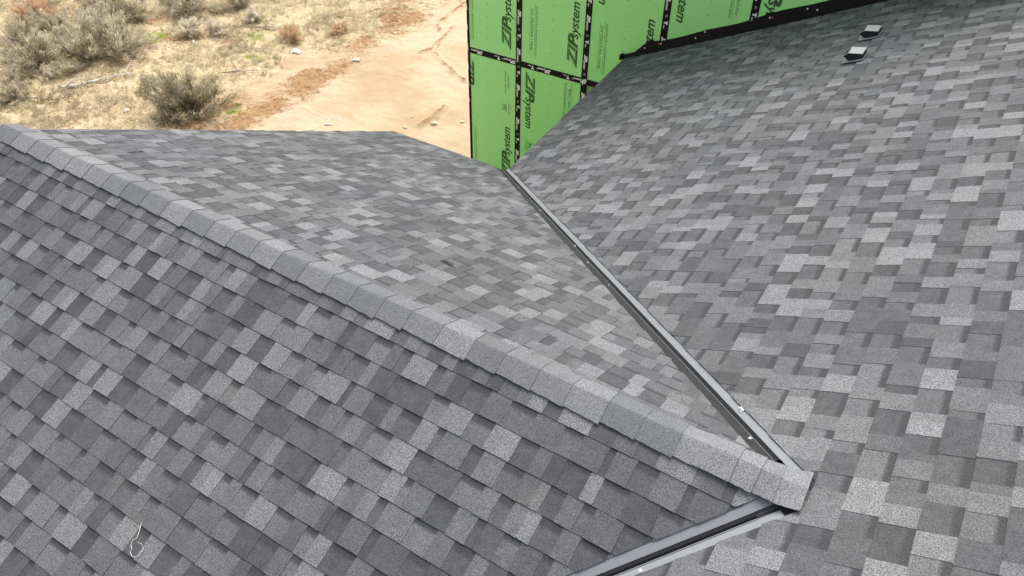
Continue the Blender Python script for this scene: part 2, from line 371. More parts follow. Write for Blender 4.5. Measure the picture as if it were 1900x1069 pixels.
def shingle_slope(name, pl, E, phase, s0, s1, u0, u1, cuts, seed, regions=None, ws=1.0):
    """cuts: list of half planes (a,b,c, jitter). regions: list of extra half-plane lists (their union is the slope)"""
    rnd = random.Random(seed); mb = MB()
    k0 = math.floor((s0 - phase) / E) - 1; k1 = math.ceil((s1 - phase) / E) + 1
    regions = regions or [[]]
    for k in range(k0, k1):
        sb = phase + k*E
        wob = rnd.uniform(-.0015, .0015)
        u = u0 - rnd.uniform(0, .5); raised = rnd.random() < .5
        while u < u1:
            if raised:
                wd = ws*rnd.choice([rnd.uniform(.07, .12), rnd.uniform(.12, .17), rnd.uniform(.14, .20)])
                tone = rnd.choice([.90, .78, .62, .45, .34, .25, .14, .52, .36]) + rnd.uniform(-.08, .08)
                h0, h1 = .0110, .0060
            else:
                wd = ws*rnd.choice([rnd.uniform(.04, .08), rnd.uniform(.08, .13), rnd.uniform(.11, .16)])
                tone = rnd.choice([.05, .12, .20, .32, .42, .55, .25]) + rnd.uniform(-.05, .05)
                h0, h1 = .0088, .0040
            tone = min(1, max(0, tone))
            curl = rnd.uniform(0, .0015) + (rnd.random() < .02) * rnd.uniform(.001, .004)
            # within one tab the blend may change tone
            segs = [(u, u + wd, tone)]
            if raised and wd > .14 and rnd.random() < .55:
                c = u + wd*rnd.uniform(.3, .7); t2 = min(1, max(0, tone + rnd.choice([-.45, -.3, .3, .45])))
                segs = [(u, c, tone), (c, u + wd, t2)]
            skew = rnd.uniform(-.003, .003)
            jit = [rnd.uniform(-1, 1) for _ in range(12)]
            for (a, b, tn) in segs:
                base = [(a, sb + wob), (b, sb + wob + skew), (b, sb + E + .02), (a, sb + E + .02)]
                for ri_, reg in enumerate(regions):
                    P = base
                    for ci, (ca, cb, cc, cj) in enumerate(cuts + reg):
                        P = clip(P, ca, cb, cc + cj*jit[ci % 12])
                        if len(P) < 3: break
                    if len(P) < 3: continue
                    dh = -.0015 if ri_ == 2 else 0.0
                    def hh(q):
                        v = min(1, max(0, (q[1]-sb)/E)); return h0 + (h1-h0)*v + curl*(1-v) + dh
                    top = [pl.P(q[0], q[1], hh(q)) for q in P]
                    rr = rnd.random()
                    def cc_(q):
                        v = min(1.0, max(0, (q[1]-sb)/E)); return (tn, 0.0 if raised else v - .03 + .10*(rr-.5), rr, 1)
                    cols = [cc_(q) for q in P]
                    mb.poly(top, cols)
                    nP = len(P)
                    for i in range(nP):
                        q, r = P[i], P[(i+1) % nP]
                        if q[1] > sb + E*.999 and r[1] > sb + E*.999: continue
                        if len(regions) > 1 and (ri_ == 2 or (abs(q[0]) < 1e-6 and abs(r[0]) < 1e-6)): continue
                        c2 = [(0, 1, rr, 1)] * 4
                        if q[1] < sb + .005 and r[1] < sb + .005:      # butt edge: a 4 mm thick mat with an open gap under it
                            qb, rb = pl.P(q[0], q[1], hh(q) - .0042), pl.P(r[0], r[1], hh(r) - .0042)
                            mb.poly([qb, rb, top[(i+1) % nP], top[i]], c2)
                            mb.poly([qb, pl.P(q[0], q[1] + .02, hh(q) - .0042), pl.P(r[0], r[1] + .02, hh(r) - .0042), rb], c2)
                            mb.poly([pl.P(q[0], q[1] + .02, hh(q) - .0042), pl.P(q[0], q[1] + .02, -.004), pl.P(r[0], r[1] + .02, -.004), pl.P(r[0], r[1] + .02, hh(r) - .0042)], c2)
                            continue
                        mb.poly([pl.P(q[0], q[1], -.004), pl.P(r[0], r[1], -.004), top[(i+1) % nP], top[i]], c2)
            u += wd; raised = not raised
    return mb.build(name, M_SH, house, pl.P((u0+u1)/2, (s0+s1)/2), color=True)

# valley cut lines: t = m*x - gA*y (near valley) ; t = m*x + gB*y (far valley)
# near gable slope A : u = x, y = s/cA
shingle_slope('roof_slope', PA, .1435, -.0505, -4.75, -.02, RAKE_X, .1,
    [(1, 0, -(RAKE_X - .02), .004), (0, -1, -.02, 0), (0, 1, 4.72, .0), (-m_, gA/cA, -.041, .0022)], 11, ws=.95)
# far gable slope B : x = -u, y = -s/cB
shingle_slope('roof_slope', PB, .1435, -4.165*cB - .012, -4.165*cB, -.02, -.1, -RAKE_X,
    [(-1, 0, -(RAKE_X - .02), .005), (0, -1, -.02, 0), (0, 1, EAVE_Y*cB + .012, .003), (m_, gB/cB, -.066, .0030)], 23)
# main slope M : y = -u, x = s/cM
M_E = .1465
eave = (-.088, 1/cM, 4.19 - .088*4.2 , .003)       # x >= -4.19 - .088*(y-4.2)  ->  x + 4.19 + .088*(y-4.2) >= 0 , y = -u
shingle_slope('roof_slope', PM, M_E, .002, -4.6*cM, 3.2*cM, -8.05, 6.0,
    [eave, (1, 0, YW - .004, 0), (0, -1, 3.2*cM, 0)], 37,
    regions=[[(-1, 0, 0, 0), (-gB, m_/cM, -.035, .0022)],         # y > 0 side
             [(1, 0, 0, 0), (gA, m_/cM, -.038, .0022)],
             [(gB, -m_/cM, .042, 0), (-gA, -m_/cM, .045, 0), (0, 1/cM, .024, 0)]], ws=1.22)   # closes the tip under the last cap         # y < 0 side
# note: eave for y<0 keeps nearly constant x

# decks under the shingles (solid roof build-up), fascia boards
def slab(mb, pl, pts, t=.16, top=-.006): 
    a = [pl.P(q[0], q[1], top) for q in pts]; mb.prism(a, -pl.n*t)
mb = MB()
def xv(y, g): return -g*abs(y)/m_
yE = -4.68/cA
slab(mb, PA, [(RAKE_X, -4.70), (xv(yE, gA), -4.70), (0.0, 0.0), (RAKE_X, 0.0)])
slab(mb, PB, [(-RAKE_X, -EAVE_Y*cB), (-xv(EAVE_Y, gB), -EAVE_Y*cB), (0, 0), (-RAKE_X, 0)][::-1])
Ex = lambda y: -4.19 - .088*(y-4.2)
slab(mb, PM, [(-YW, Ex(YW)*cM), (-YW, 3.2*cM), (0, 3.2*cM), (0, 0), (-EAVE_Y, xv(EAVE_Y, gB)*cM), (-EAVE_Y, Ex(EAVE_Y)*cM)])
slab(mb, PM, [(0, 0), (0, 3.2*cM), (6.0, 3.2*cM), (6.0, -4.0*cM), (-yE, -4.0*cM), (-yE, xv(yE, gA)*cM)])
mb.build('roof_deck', M_DARK, house)
# back slope of the main roof, beyond its ridge
mb = MB()
zr = Z0 + m_*3.2
for (y0, y1) in ((-6, YW),):
    mb.prism([(3.2, y0, zr+.004), (9.0, y0, zr - m_*5.8), (9.0, y1, zr - m_*5.8), (3.2, y1, zr+.004)], (0, 0, -.17))
o = mb.build('back_roof_slope', M_SH, house, color=True)
# drip edges
mb = MB()
a = PB.P(-RAKE_X+.028, 0, -.004); b = PB.P(-RAKE_X+.028, -EAVE_Y*cB-.02, -.004)
mb.prism([a, b, b + Vector((0,0,-.05)), a + Vector((0,0,-.05))], (.006, 0, 0))
a = PA.P(RAKE_X-.028, 0, -.004); b = PA.P(RAKE_X-.028, -4.72, -.004)
mb.prism([a, b, b + Vector((0,0,-.05)), a + Vector((0,0,-.05))], (.006, 0, 0))
a = PB.P(-RAKE_X+.028, -EAVE_Y*cB-.018, -.005); b = PB.P(-xv(EAVE_Y, gB)+.1, -EAVE_Y*cB-.018, -.005)
mb.prism([a, b, b + Vector((0,0,-.06)), a + Vector((0,0,-.06))], (0, .006, 0))
a = PM.P(-EAVE_Y-.1, Ex(EAVE_Y)*cM-.012, -.005); b = PM.P(-YW+.01, Ex(YW)*cM-.012, -.005)
mb.prism([a, b, b + Vector((0,0,-.06)), a + Vector((0,0,-.06))], (-.006, 0, 0))
mb.build('drip_edge', M_DARK, house)
# storey walls below the roofs
mb = MB()
mb.box((-5.35, -3.8, 0), (3.0, 3.75, Z0 - 2.05))
mb.box((-3.7, -5.8, 0), (8.6, 8.0, Z0 - 2.02))
mb.prism([(-5.35, 3.75, Z0-2.05), (-5.35, -3.8, Z0-2.05), (-5.35, 0, Z0-.22)], (.12, 0, 0))
mb.build('storey_wall', M_BODY, house)

# ridge caps
def ridge_caps():
    rnd = random.Random(5); mb = MB()
    ends = [-5.955]
    while ends[-1] < -.42: ends.append(ends[-1] + .198 + rnd.uniform(-.012, .012))
    ends[-1] = -.33
    ends += [-.225, -.135, -.018]
    xs0 = ends
    def prof(y, wA):
        r = .006                                  # rounded crest (hyperbola between the two slopes)
        g = gB if y > 0 else gA
        z = -g*(math.sqrt(y*y + r*r) - r*.35)
        return z
    for i in range(len(xs0)-1):
        a, b = xs0[i] - .035, xs0[i+1]
        tone = .45 + rnd.uniform(-.32, .32); dy = rnd.uniform(-.003, .003); rot = rnd.uniform(-.012, .012); skw = rnd.uniform(-.03, .03)
        wA, wB = .121 + rnd.uniform(-.005, .005), .118 + rnd.uniform(-.003, .003)
        nseg, ny = 8, 16
        grid = []
        for s in range(nseg+1):
            x = a + (b-a)*s/nseg; f = s/nseg
            row = []
            for k in range(ny+1):
                c = k/ny; wdA = (wA - .004 + .013*f)/cA; wdB = (wB + .004*f)/cB
                y = -wdA + (wdA + wdB)*c
                edge = rnd.uniform(-.002, .002) if k in (0, ny) else 0
                y += dy + rot*(x-a) + edge
                z = prof(y, wA) + .019 + .0040*f
                zm = m_*x + .017 + .003*f
                if x > -.5:                       # the last caps are bent up over the valley rib and onto the main slope
                    dd = z - zm; z = zm + .5*(dd + math.sqrt(dd*dd + .03**2)) + .003 + .005*f
                row.append(Vector((x + skw*y, y, z + Z0)))
            grid.append(row)
        for s in range(nseg):
            for k in range(ny):
                q = [grid[s][k], grid[s+1][k], grid[s+1][k+1], grid[s][k+1]]
                mb.poly(q, [(tone, 0, 0, 1)]*4)
        th = Vector((0, 0, -.0042))
        for k in range(ny):                        # butt face and lower edges, 5 mm mat thickness
            mb.poly([grid[-1][k], grid[-1][k]+th, grid[-1][k+1]+th, grid[-1][k+1]], [(0, 0, 0, 1)]*4)
            mb.poly([grid[0][k], grid[0][k]+th, grid[0][k+1]+th, grid[0][k+1]], [(0, 0, 0, 1)]*4)
        for s in range(nseg):
            for k in (0, ny):
                mb.poly([grid[s][k], grid[s][k]+th, grid[s+1][k]+th, grid[s+1][k]], [(0, 0, 0, 1)]*4)
    o = mb.build('ridge_cap', M_CAP, house, (-3, 0, Z0), color=True, merge=True)
    me = o.data; me.polygons.foreach_set('use_smooth', [True]*len(me.polygons)); me.set_sharp_from_angle(angle=R_(22))
    tag(o, 'single row of paler blue grey cap shingles bent over the gable ridge')
ridge_caps()

# valley metals
def valley(sgn, g, length, overrun, wM, wG, label, start):
    vdir = Vector((-g/m_, sgn, -g)).normalized()
    nM = Vector((-m_, 0, 1)).normalized(); nG = Vector((0, sgn*g, 1)).normalized()
    eM = vdir.cross(nM); eM = eM if eM.x > 0 else -eM
    eG = vdir.cross(nG); eG = eG if eG.dot(eM) < 0 else -eG
    up = (nM + nG).normalized()
    def pts(s, k):
        base = vdir*s + Vector((0, 0, Z0)); off = up*(.0005)
        return {'M': base + eM*wM + nM*.001, 'm': base + eM*(.012 if sgn > 0 else .017) + nM*.001 + off, 'R': base + up*.015 + eG*(.006 if sgn > 0 else 0),
                'g': base + eG*(.030 if sgn > 0 else .021) + nG*.001 + off, 'G': base + eG*wG + nG*.001}[k]
    n = 60; L = length + overrun
    par = MB(); rib = MB()
    rnd = random.Random(int(sgn+5))
    S = [start + (L-start)*i/n for i in range(n+1)]
    W = {s: (up*(.0030*mnoise.noise(Vector((s*2.1, sgn*3, 0))))) for s in S}
    for s, e in zip(S[:-1], S[1:]):
        for a, b in (('M', 'm'), ('g', 'G')):
            par.poly([pts(s, a)+W[s], pts(s, b)+W[s]*.3, pts(e, b)+W[e]*.3, pts(e, a)+W[e]], mi=1 if (a == 'g' and sgn > 0) else 0)  # far valley's gable-side plate takes the colour darkened for its reflection
    q = lambda s, k: pts(s, k)
    for s, e in zip(S[:-1], S[1:]):
        if s < .19: continue
        rt = eM*.0045; R0, R1 = q(s, 'R'), q(e, 'R')
        for a, b, c, d_ in ((q(s,'m'), R0+rt, R1+rt, q(e,'m')), (R0+rt, R0-rt, R1-rt, R1+rt), (R0-rt, q(s,'g'), q(e,'g'), R1-rt)):
            rib.poly([a, b, c, d_])
        for (k, e_, n_) in (('m', eM, nM), ('g', eG, nG)):      # bright folded edge along each foot of the rib
            a, b = q(s, k) + n_*.004, q(e, k) + n_*.004
            rib.poly([a - e_*.0015, a + e_*.0020, b + e_*.0020, b - e_*.0015], mi=1)
            rib.poly([a + e_*.0020, a + e_*.0020 - n_*.004, b + e_*.0020 - n_*.004, b + e_*.0020], mi=1)
    o = par.build('valley_flashing', [M_METAL, M_PLATE_REFL], house, vdir*(L/2) + Vector((0, 0, Z0)), smooth=False, merge=True)
    r = rib.build('raised_rib', [M_RIB, M_HEM], o, vdir*(L/2) + Vector((0, 0, Z0)))
    # joints between valley lengths: a lapped sheet end every three metres
    tag(o, label)
    return o
Lf = math.sqrt((gB/m_*EAVE_Y)**2 + EAVE_Y**2 + (gB*EAVE_Y)**2)
Ln = Lf*4.21/4.165
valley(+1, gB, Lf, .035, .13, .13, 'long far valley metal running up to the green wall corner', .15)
valley(-1, gA, Ln, .02, .13, .13, 'near valley metal leaving the bottom of the photo', .15)

# roof vents
def roof_vent(y0, label):
    o = empty('roof_vent', (0, 0, 0)); o.parent = house
    ctr = PM.P(-(y0+.10), -1.09*cM)
    o.location = ctr - worldloc(house)
    mb = MB()
    x0, x1, y1 = -1.19, -1.01, y0 + .20
    f = [PM.P(-y, x*cM, .024) for x, y in ((x0, y0), (x1, y0), (x1, y1), (x0, y1))]
    mb.prism(f, -PM.n*.006)
    for a, b in ((0, 1), (1, 2), (3, 0)):
        mb.tube([f[a], f[b]], .006, .006, 6)
    mb.build('base_flange', M_VENTTOP, o)
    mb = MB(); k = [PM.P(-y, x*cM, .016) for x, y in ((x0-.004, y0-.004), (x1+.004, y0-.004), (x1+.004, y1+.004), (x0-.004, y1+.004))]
    mb.prism(k, -PM.n*.014); mb.build('base_shade_slab', M_DARK, o)  # dark slab stands in for the shade under the flange
    # hood, profile in the x-z plane
    pf = [(-1.150, -.505), (-1.212, -.468), (-1.172, -.428), (-1.040, -.404), (-1.020, -.440)]
    yA, yB = y0 + .012, y1 - .012
    body = MB(); body.prism([(x, yA, z + Z0) for x, z in pf], (0, yB-yA, 0)); body.build('hood_body', M_VENT, o)
    top = MB(); e = .004
    q = [(x, z) for x, z in (pf[1], pf[2], pf[3])]
    for (xa, za), (xb, zb) in zip(q[:-1], q[1:]):
        nn = Vector((-(zb-za), 0, xb-xa)).normalized()*e
        if xa == pf[2][0]:
            top.prism([(xa, yA-e, za+Z0), (xb+.004, yA-e, zb+Z0), (xb+.004, yB+e, zb+Z0), (xa, yB+e, za+Z0)], nn)
        else:
            for yy in (yA-e, yB-.006): top.prism([(xa, yy, za+Z0), (xb-.0005, yy, zb+Z0-.0005), (xb-.0005, yy+.010, zb+Z0-.0005), (xa, yy+.010, za+Z0)], nn)
    top.build('hood_top', M_VENTTOP, o)
    tag(o, label)
roof_vent(6.50, 'small louvred roof vent nearer the green wall')
roof_vent(5.825, 'small louvred roof vent farther from the green wall')

# ---------------------------------------------------------------- the sheathed wall
_cache = {}
def text_mesh(s, shear=0.0, bold=0.0):
    key = (s, shear, bold)
    if key in _cache: return _cache[key]
    cu = bpy.data.curves.new('t', 'FONT'); cu.body = s; cu.shear = shear; cu.offset = bold; cu.size = 1.0; cu.resolution_u = 3
    ob = bpy.data.objects.new('t', cu); COL.objects.link(ob)
    dg = bpy.context.evaluated_depsgraph_get(); me = bpy.data.meshes.new_from_object(ob.evaluated_get(dg))
    V = [(v.co.x, v.co.y) for v in me.vertices]; F = [tuple(p.vertices) for p in me.polygons]
    bpy.data.objects.remove(ob); bpy.data.curves.remove(cu); bpy.data.meshes.remove(me)
    x0 = min(v[0] for v in V); x1 = max(v[0] for v in V)
    _cache[key] = ([((x-x0)/(x1-x0), y/.73) for x, y in V], F); return _cache[key]
def put_text(mb, s, x, z, direction, length, capheight, shear=0, bold=0, mi=0, y=None, zclip=None, xclip=None):
    V, F = text_mesh(s, shear, bold); y = YW - .0135 if y is None else y
    D = {'up': ((0, 1), (-1, 0)), 'down': ((0, -1), (1, 0)), 'flip': ((-1, 0), (0, -1)), 'right': ((1, 0), (0, 1))}[direction]
    for f in F:
        pl = []
        for i in f:
            a, b = V[i][0]*length, V[i][1]*capheight
            pl.append((x + D[0][0]*a + D[1][0]*b, z + D[0][1]*a + D[1][1]*b))
        if xclip is not None: pl = clip(pl, 1, 0, -xclip)
        if len(pl) >= 3: mb.poly([(q[0], y, q[1] + Z0) for q in pl], mi=mi)
COLS = [XL] + [-6.42 + 1.22*i for i in range(11)]     # panel seams
ROWS = [(-5.15, -2.70), (-2.70, -.26), (-.26, 2.0)]
SEAM = -2.70
XCL = XL + .03
class Ink:
    """every printed line or mark becomes its own child of the panel"""
    def __init__(s, panel): s.panel = panel
    def emit(s, name, mb):
        if mb.v: mb.build(name, [M_INK, M_PANEL], s.panel)
    def line(s, *a, **k):
        mb = MB(); put_text(mb, *a, **k); s.emit('printed_line', mb)
def logo(ink, *a): 
    mb = MB(); _logo(mb, *a); ink.emit('printed_logo', mb)
def badge(ink, bx, bz, dr, h):
    mb = MB()
    put_text(mb, '30', bx+(.085 if dr == 'up' else .012), bz+(.012 if dr == 'up' else .112), dr, .095, .060, 0, .02)
    for q in ((0, .004, 0, h), (.094, .098, 0, h), (.004, .094, 0, .004), (.004, .094, h-.004, h)):
        mb.poly([(bx+q[0], YW-.0138, bz+q[2]+Z0), (bx+q[1], YW-.0138, bz+q[2]+Z0), (bx+q[1], YW-.0138, bz+q[3]+Z0), (bx+q[0], YW-.0138, bz+q[3]+Z0)])
    ink.emit('printed_badge', mb)
def _logo(mb, x, z, dr, xclip=None):
    """ZIPsystem mark, total length 1.07 m, 0.17 m tall capitals"""
    sg = 1 if dr == 'up' else -1
    put_text(mb, 'ZIP', x, z, dr, .555, .172, .38, .045, 0, xclip=xclip)
    put_text(mb, 'system', x - sg*.0, z + sg*.475, dr, .575, .150, .30, .022, 0, xclip=xclip, y=YW-.0145)
    put_text(mb, 'R', x - sg*.135, z + sg*1.075, dr, .014, .022, 0, 0, 0, xclip=xclip)
    for k in range(5):                                # fading speed lines through the letters
        xx = x - sg*(.022 + .032*k); a, b = z + sg*(-.03 + .022*k), z + sg*(.36)
        if xclip is not None and xx < xclip: continue
        mb.poly([(xx-.0022, YW-.0155, a+Z0), (xx+.0022, YW-.0155, a+Z0), (xx+.0022, YW-.0155, b+Z0), (xx-.0022, YW-.0155, b+Z0)], mi=1)
def rule(ink, x, z0, z1, w=.004):
    mb = MB(); mb.poly([(x-w/2, YW-.0138, z0+Z0), (x+w/2, YW-.0138, z0+Z0), (x+w/2, YW-.0138, z1+Z0), (x-w/2, YW-.0138, z1+Z0)]); ink.emit('printed_rule', mb)
rp = random.Random(8)
for ci in range(len(COLS)-1):
    xa, xb = COLS[ci], COLS[ci+1]
    nomL = xb - 1.22
    for ri, (za, zb) in enumerate(ROWS):
        if m_*xb > zb + .3: continue
        mb = MB(); g = .0015
        mb.box((xa+g, YW-.012, za+Z0+g), (xb-g, YW, zb+Z0-g))
        # nail heads driven into the panel (same ink-dark dots as in the board)
        for cxn in (nomL+.02, nomL+.41, nomL+.61, nomL+.81, xb-.02):
            if cxn < xa+.03: continue
            z = za + .07 + rp.uniform(0, .05)
            while z < zb:
                xx = cxn + rp.uniform(-.008, .008)
                r = .0075 if cxn == nomL+.61 else .0045
                mb.poly([(xx + r*math.cos(a*math.pi/3), YW-.0130, z+Z0 + r*math.sin(a*math.pi/3)) for a in range(6)], mi=1)
                z += rp.uniform(.17, .23)
        po = mb.build('sheathing_panel', [M_PANEL, M_INK], house, ((xa+xb)/2, YW, za+Z0))
        ink = Ink(po); xc = XCL if ci == 0 else None
        if ri == 0:
            logo(ink, nomL+.155, -2.79, 'down', xc); logo(ink, xb-.155, -4.99, 'up', xc)
            if ci % 2 == 0:
                ink.line('Join the revolution.', xb-.245, -3.31, 'up', .43, .026, .2, .01)
                ink.line('#zipsystem', xb-.185, -3.215, 'up', .25, .034, .25, .0)
                bx, bz = xb-.32, -3.64
                badge(ink, bx, bz, 'up', .118)
                ink.line('YEAR LIMITED', bx+.145, -3.705, 'up', .23, .020, 0, .01)
                ink.line('SYSTEM WARRANTY', bx+.175, -3.705, 'up', .22, .016)
                ink.line('WATER-RESISTIVE  &  AIR BARRIER PROTECTION', nomL+.325, -4.15, 'down', .80, .024, 0, .012)
                rule(ink, nomL+.305, -4.13, -4.98)
            else:
                ink.line('WATER-RESISTIVE  &  AIR BARRIER PROTECTION', xb-.318, -3.62, 'up', .81, .024, 0, .012)
                rule(ink, xb-.300, -3.64, -2.80)
                ink.line('7/16" STRUCTURAL 1 PANEL', xb-.225, -3.57, 'up', .69, .036, 0, .012)
                rule(ink, xb-.205, -3.64, -2.80)
                ink.line('-  - -  - - -', xb-.175, -3.30, 'up', .27, .02)
                bx, bz = nomL+.205+.025, -4.225
                badge(ink, bx, bz, 'down', .122)
                ink.line('YEAR LIMITED', nomL+.195, -4.07, 'down', .23, .020, 0, .01)
                ink.line('SYSTEM WARRANTY', nomL+.165, -4.07, 'down', .22, .016)
        elif ri == 1:
            logo(ink, xb-.158, -2.525, 'up', xc); logo(ink, nomL+.150, -.38, 'down', xc)
            ink.line('WATER-RESISTIVE  &  AIR BARRIER PROTECTION', nomL+.310, -1.69, 'down', .81, .024, 0, .012)
            rule(ink, nomL+.290, -1.67, -2.50)
            if ci > 0:
                ink.line('7/16" STRUCTURAL 1 PANEL', nomL+.222, -1.74, 'down', .69, .036, 0, .012)
                rule(ink, nomL+.205, -1.70, -2.48)
                ink.line('-  - -  - - -', nomL+.158, -1.95, 'down', .29, .02)
            ink.line('2 X 4 C2C81', xb-.075, -2.27, 'up', .33, .016)
            ink.line('WATER-RESISTIVE  &  AIR BARRIER PROTECTION', xb-.318, -1.215, 'up', .81, .024, 0, .012)
            rule(ink, xb-.300, -1.235, -.41)
            ink.line('7/16" STRUCTURAL 1 PANEL', xb-.222, -1.155, 'up', .69, .036, 0, .012)

# seam tape, each run its own part
def tape_marks(mb, x, z, dr, n, period, y, skip=None):
    sg = -1
    for k in range(n):
        if dr == 'down': px, pz = x, z - k*period
        else: px, pz = x + k*period, z
        if dr == 'down':
            put_text(mb, 'ZIP', px-.020, pz, 'down', .12, .052, .4, .06, 0, y=y)
            put_text(mb, 'system', px-.026, pz-.10, 'down', .145, .036, .3, .03, 0, y=y-.0006)
            put_text(mb, 'T', px-.018, pz-.40, 'down', .055, .048, .0, .09, 0, y=y)
            put_text(mb, 'tape', px-.024, pz-.46, 'down', .055, .022, .2, .02, 0, y=y)
            put_text(mb, 'E', px-.012, pz-.31, 'down', .04, .030, 0, .05, 1, y=y)
        else:
            put_text(mb, 'ZIP', px, pz+.020, 'flip', .12, .052, .4, .06, 0, y=y)
            put_text(mb, 'system', px-.10, pz+.026, 'flip', .145, .036, .3, .03, 0, y=y-.0006)
            put_text(mb, 'T', px+.34, pz+.018, 'flip', .055, .048, 0, .09, 0, y=y)
            put_text(mb, 'tape', px+.285, pz+.024, 'flip', .055, .022, .2, .02, 0, y=y)
            put_text(mb, 'E', px+.42, pz+.012, 'flip', .04, .030, 0, .05, 1, y=y)
for ci, x in enumerate(COLS):
    if m_*x > 1.9: continue
    z0 = m_*x - .1 if x > -4.5 else -5.15
    mb = MB()
    if ci == 0:
        mb.box((XL-.006, YW-.018, -5.15+Z0), (XL+.042, YW-.0120, 2.0+Z0))
        mb.box((XL-.006, YW-.0119, -5.15+Z0), (XL-.0008, YW+.06, 2.0+Z0))
    else: mb.box((x-.053, YW-.017, z0+Z0), (x+.053, YW-.0122, 2.0+Z0))
    t = mb.build('seam_tape', M_TAPE, house, (x, YW, Z0))
    mk = MB(); rr = random.Random(ci+2)
    if ci == 0:
        for k in range(18):
            z = 1.9 - k*.33 + rr.uniform(-.03, .03)
            if z < -5.1: continue
            hgt = rr.uniform(.05, .13)
            mk.poly([(XL-.010, YW-.0188, z+Z0), (XL+.006+rr.uniform(0,.006), YW-.0188, z+.01+Z0), (XL+.004, YW-.0188, z+hgt+Z0), (XL-.010, YW-.0188, z+hgt+Z0)])
            mk.poly([(XL-.0066, YW-.018, z+Z0), (XL-.0066, YW+.04, z+Z0), (XL-.0066, YW+.04, z+hgt+Z0), (XL-.0066, YW-.018, z+hgt+Z0)])
    else:
        off = [0, -1.80, -1.62, -1.05, -1.3][ci] if ci < 5 else -1.0
        zt = off + .63*5
        while zt > 1.95: zt -= .63
        n = int((zt - z0)/.63) + 1
        tape_marks(mk, x, zt, 'down', n, .63, YW-.0176)
    mk.build('tape_lettering', [M_WHITE, M_GREYP], t)
mb = MB(); mb.box((XL+.043, YW-.0165, SEAM-.051+Z0), (COLS[4]+.2, YW-.0121, SEAM+.051+Z0))
for zz, xe in ((-.26, COLS[8]),): mb.box((XL+.043, YW-.0165, zz-.045+Z0), (xe, YW-.0121, zz+.045+Z0))
t = mb.build('seam_tape', M_TAPE, house, (XL+1, YW, SEAM+Z0))
mk = MB(); tape_marks(mk, -7.12, SEAM, 'x', 5, .66, YW-.0171); mk.build('tape_lettering', [M_WHITE, M_GREYP], t)
# wall body and simple cap roof of the taller wing
mb = MB(); mb.box((XL+.002, YW+.001, 0), (8.5, 14.0, 2.0+Z0)); mb.build('wing_wall', M_BODY, house)
mb = MB(); mb.prism([(XL-.3, YW-.3, 1.98+Z0), (XL-.3, 14.3, 1.98+Z0), (XL-.3, 11.0, 3.6+Z0)], (16.2, 0, 0)); mb.build('wing_roof', M_SH, house, color=True)

# black membrane turned up the wall along the main slope
mb = MB(); rr = random.Random(3)
xs = [-4.58 + .18*i for i in range(44)]
def wz(x): return m_*x
for i in range(len(xs)-1):
    a, b = xs[i], xs[i+1]
    ha = .150 + .02*math.sin(a*2.3) + .012*math.sin(a*7); hb = .150 + .02*math.sin(b*2.3) + .012*math.sin(b*7)
    if a < -4.3: ha = .055
    if b < -4.3: hb = .055
    ya, yb = YW - .020 - .004*math.sin(a*5), YW - .020 - .004*math.sin(b*5)
    mb.poly([(a, ya-.012, wz(a)+.004+Z0), (b, yb-.012, wz(b)+.004+Z0), (b, yb, wz(b)+hb+Z0), (a, ya, wz(a)+ha+Z0)])
    mb.poly([(a, ya, wz(a)+ha+Z0), (b, yb, wz(b)+hb+Z0), (b, YW-.0125, wz(b)+hb+Z0), (a, YW-.0125, wz(a)+ha+Z0)])
    wd = .105 + .014*math.sin(a*1.7)
    wd2 = .105 + .014*math.sin(b*1.7)
    mb.poly([(a, YW-.028, wz(a)+.017+Z0), (a, YW-.032-wd, wz(a)+.017+Z0), (b, YW-.032-wd2, wz(b)+.017+Z0), (b, YW-.028, wz(b)+.017+Z0)])
    mb.poly([(a, YW-.032-wd, wz(a)+.017+Z0), (a, YW-.032-wd, wz(a)+.004+Z0), (b, YW-.032-wd2, wz(b)+.004+Z0), (b, YW-.032-wd2, wz(b)+.017+Z0)])
    if i % 9 == 2: mb.obox((a+.05, YW-.027, wz(a+.05)+ha+.005+Z0), (.05, 0, .05*m_), (0, .002, 0), (-.005, 0, .012))
# open end of the turned up strip at the eave
mb.box((-4.60, YW-.10, wz(-4.58)+.004+Z0), (-4.575, YW-.012, wz(-4.58)+.075+Z0))
fl = mb.build('wall_flashing', M_BLACK, house, (-2, YW, Z0))
for (x, dz, red) in ((-4.24, .085, 0), (-4.03, .10, 1), (-4.00, .095, 0), (-3.38, .12, 0), (-2.545, .11, 0), (-2.51, .105, 1), (-2.10, .115, 0), (-1.98, .07, 0), (-3.50, .06, 0)):
    mb = MB(); rad = .011; yy = YW-.032
    ring = [(x + rad*math.cos(a*math.pi/5), yy, m_*x + dz + rad*math.sin(a*math.pi/5) + Z0) for a in range(10)]
    mb.prism(ring, (0, .006, 0)); mb.prism([(x + .4*(p[0]-x), yy-.003, (m_*x+dz+Z0) + .4*(p[2]-m_*x-dz-Z0)) for p in ring], (0, .003, 0))
    mb.build('cap_nail', M_CAPR if red else M_CAPW, fl)

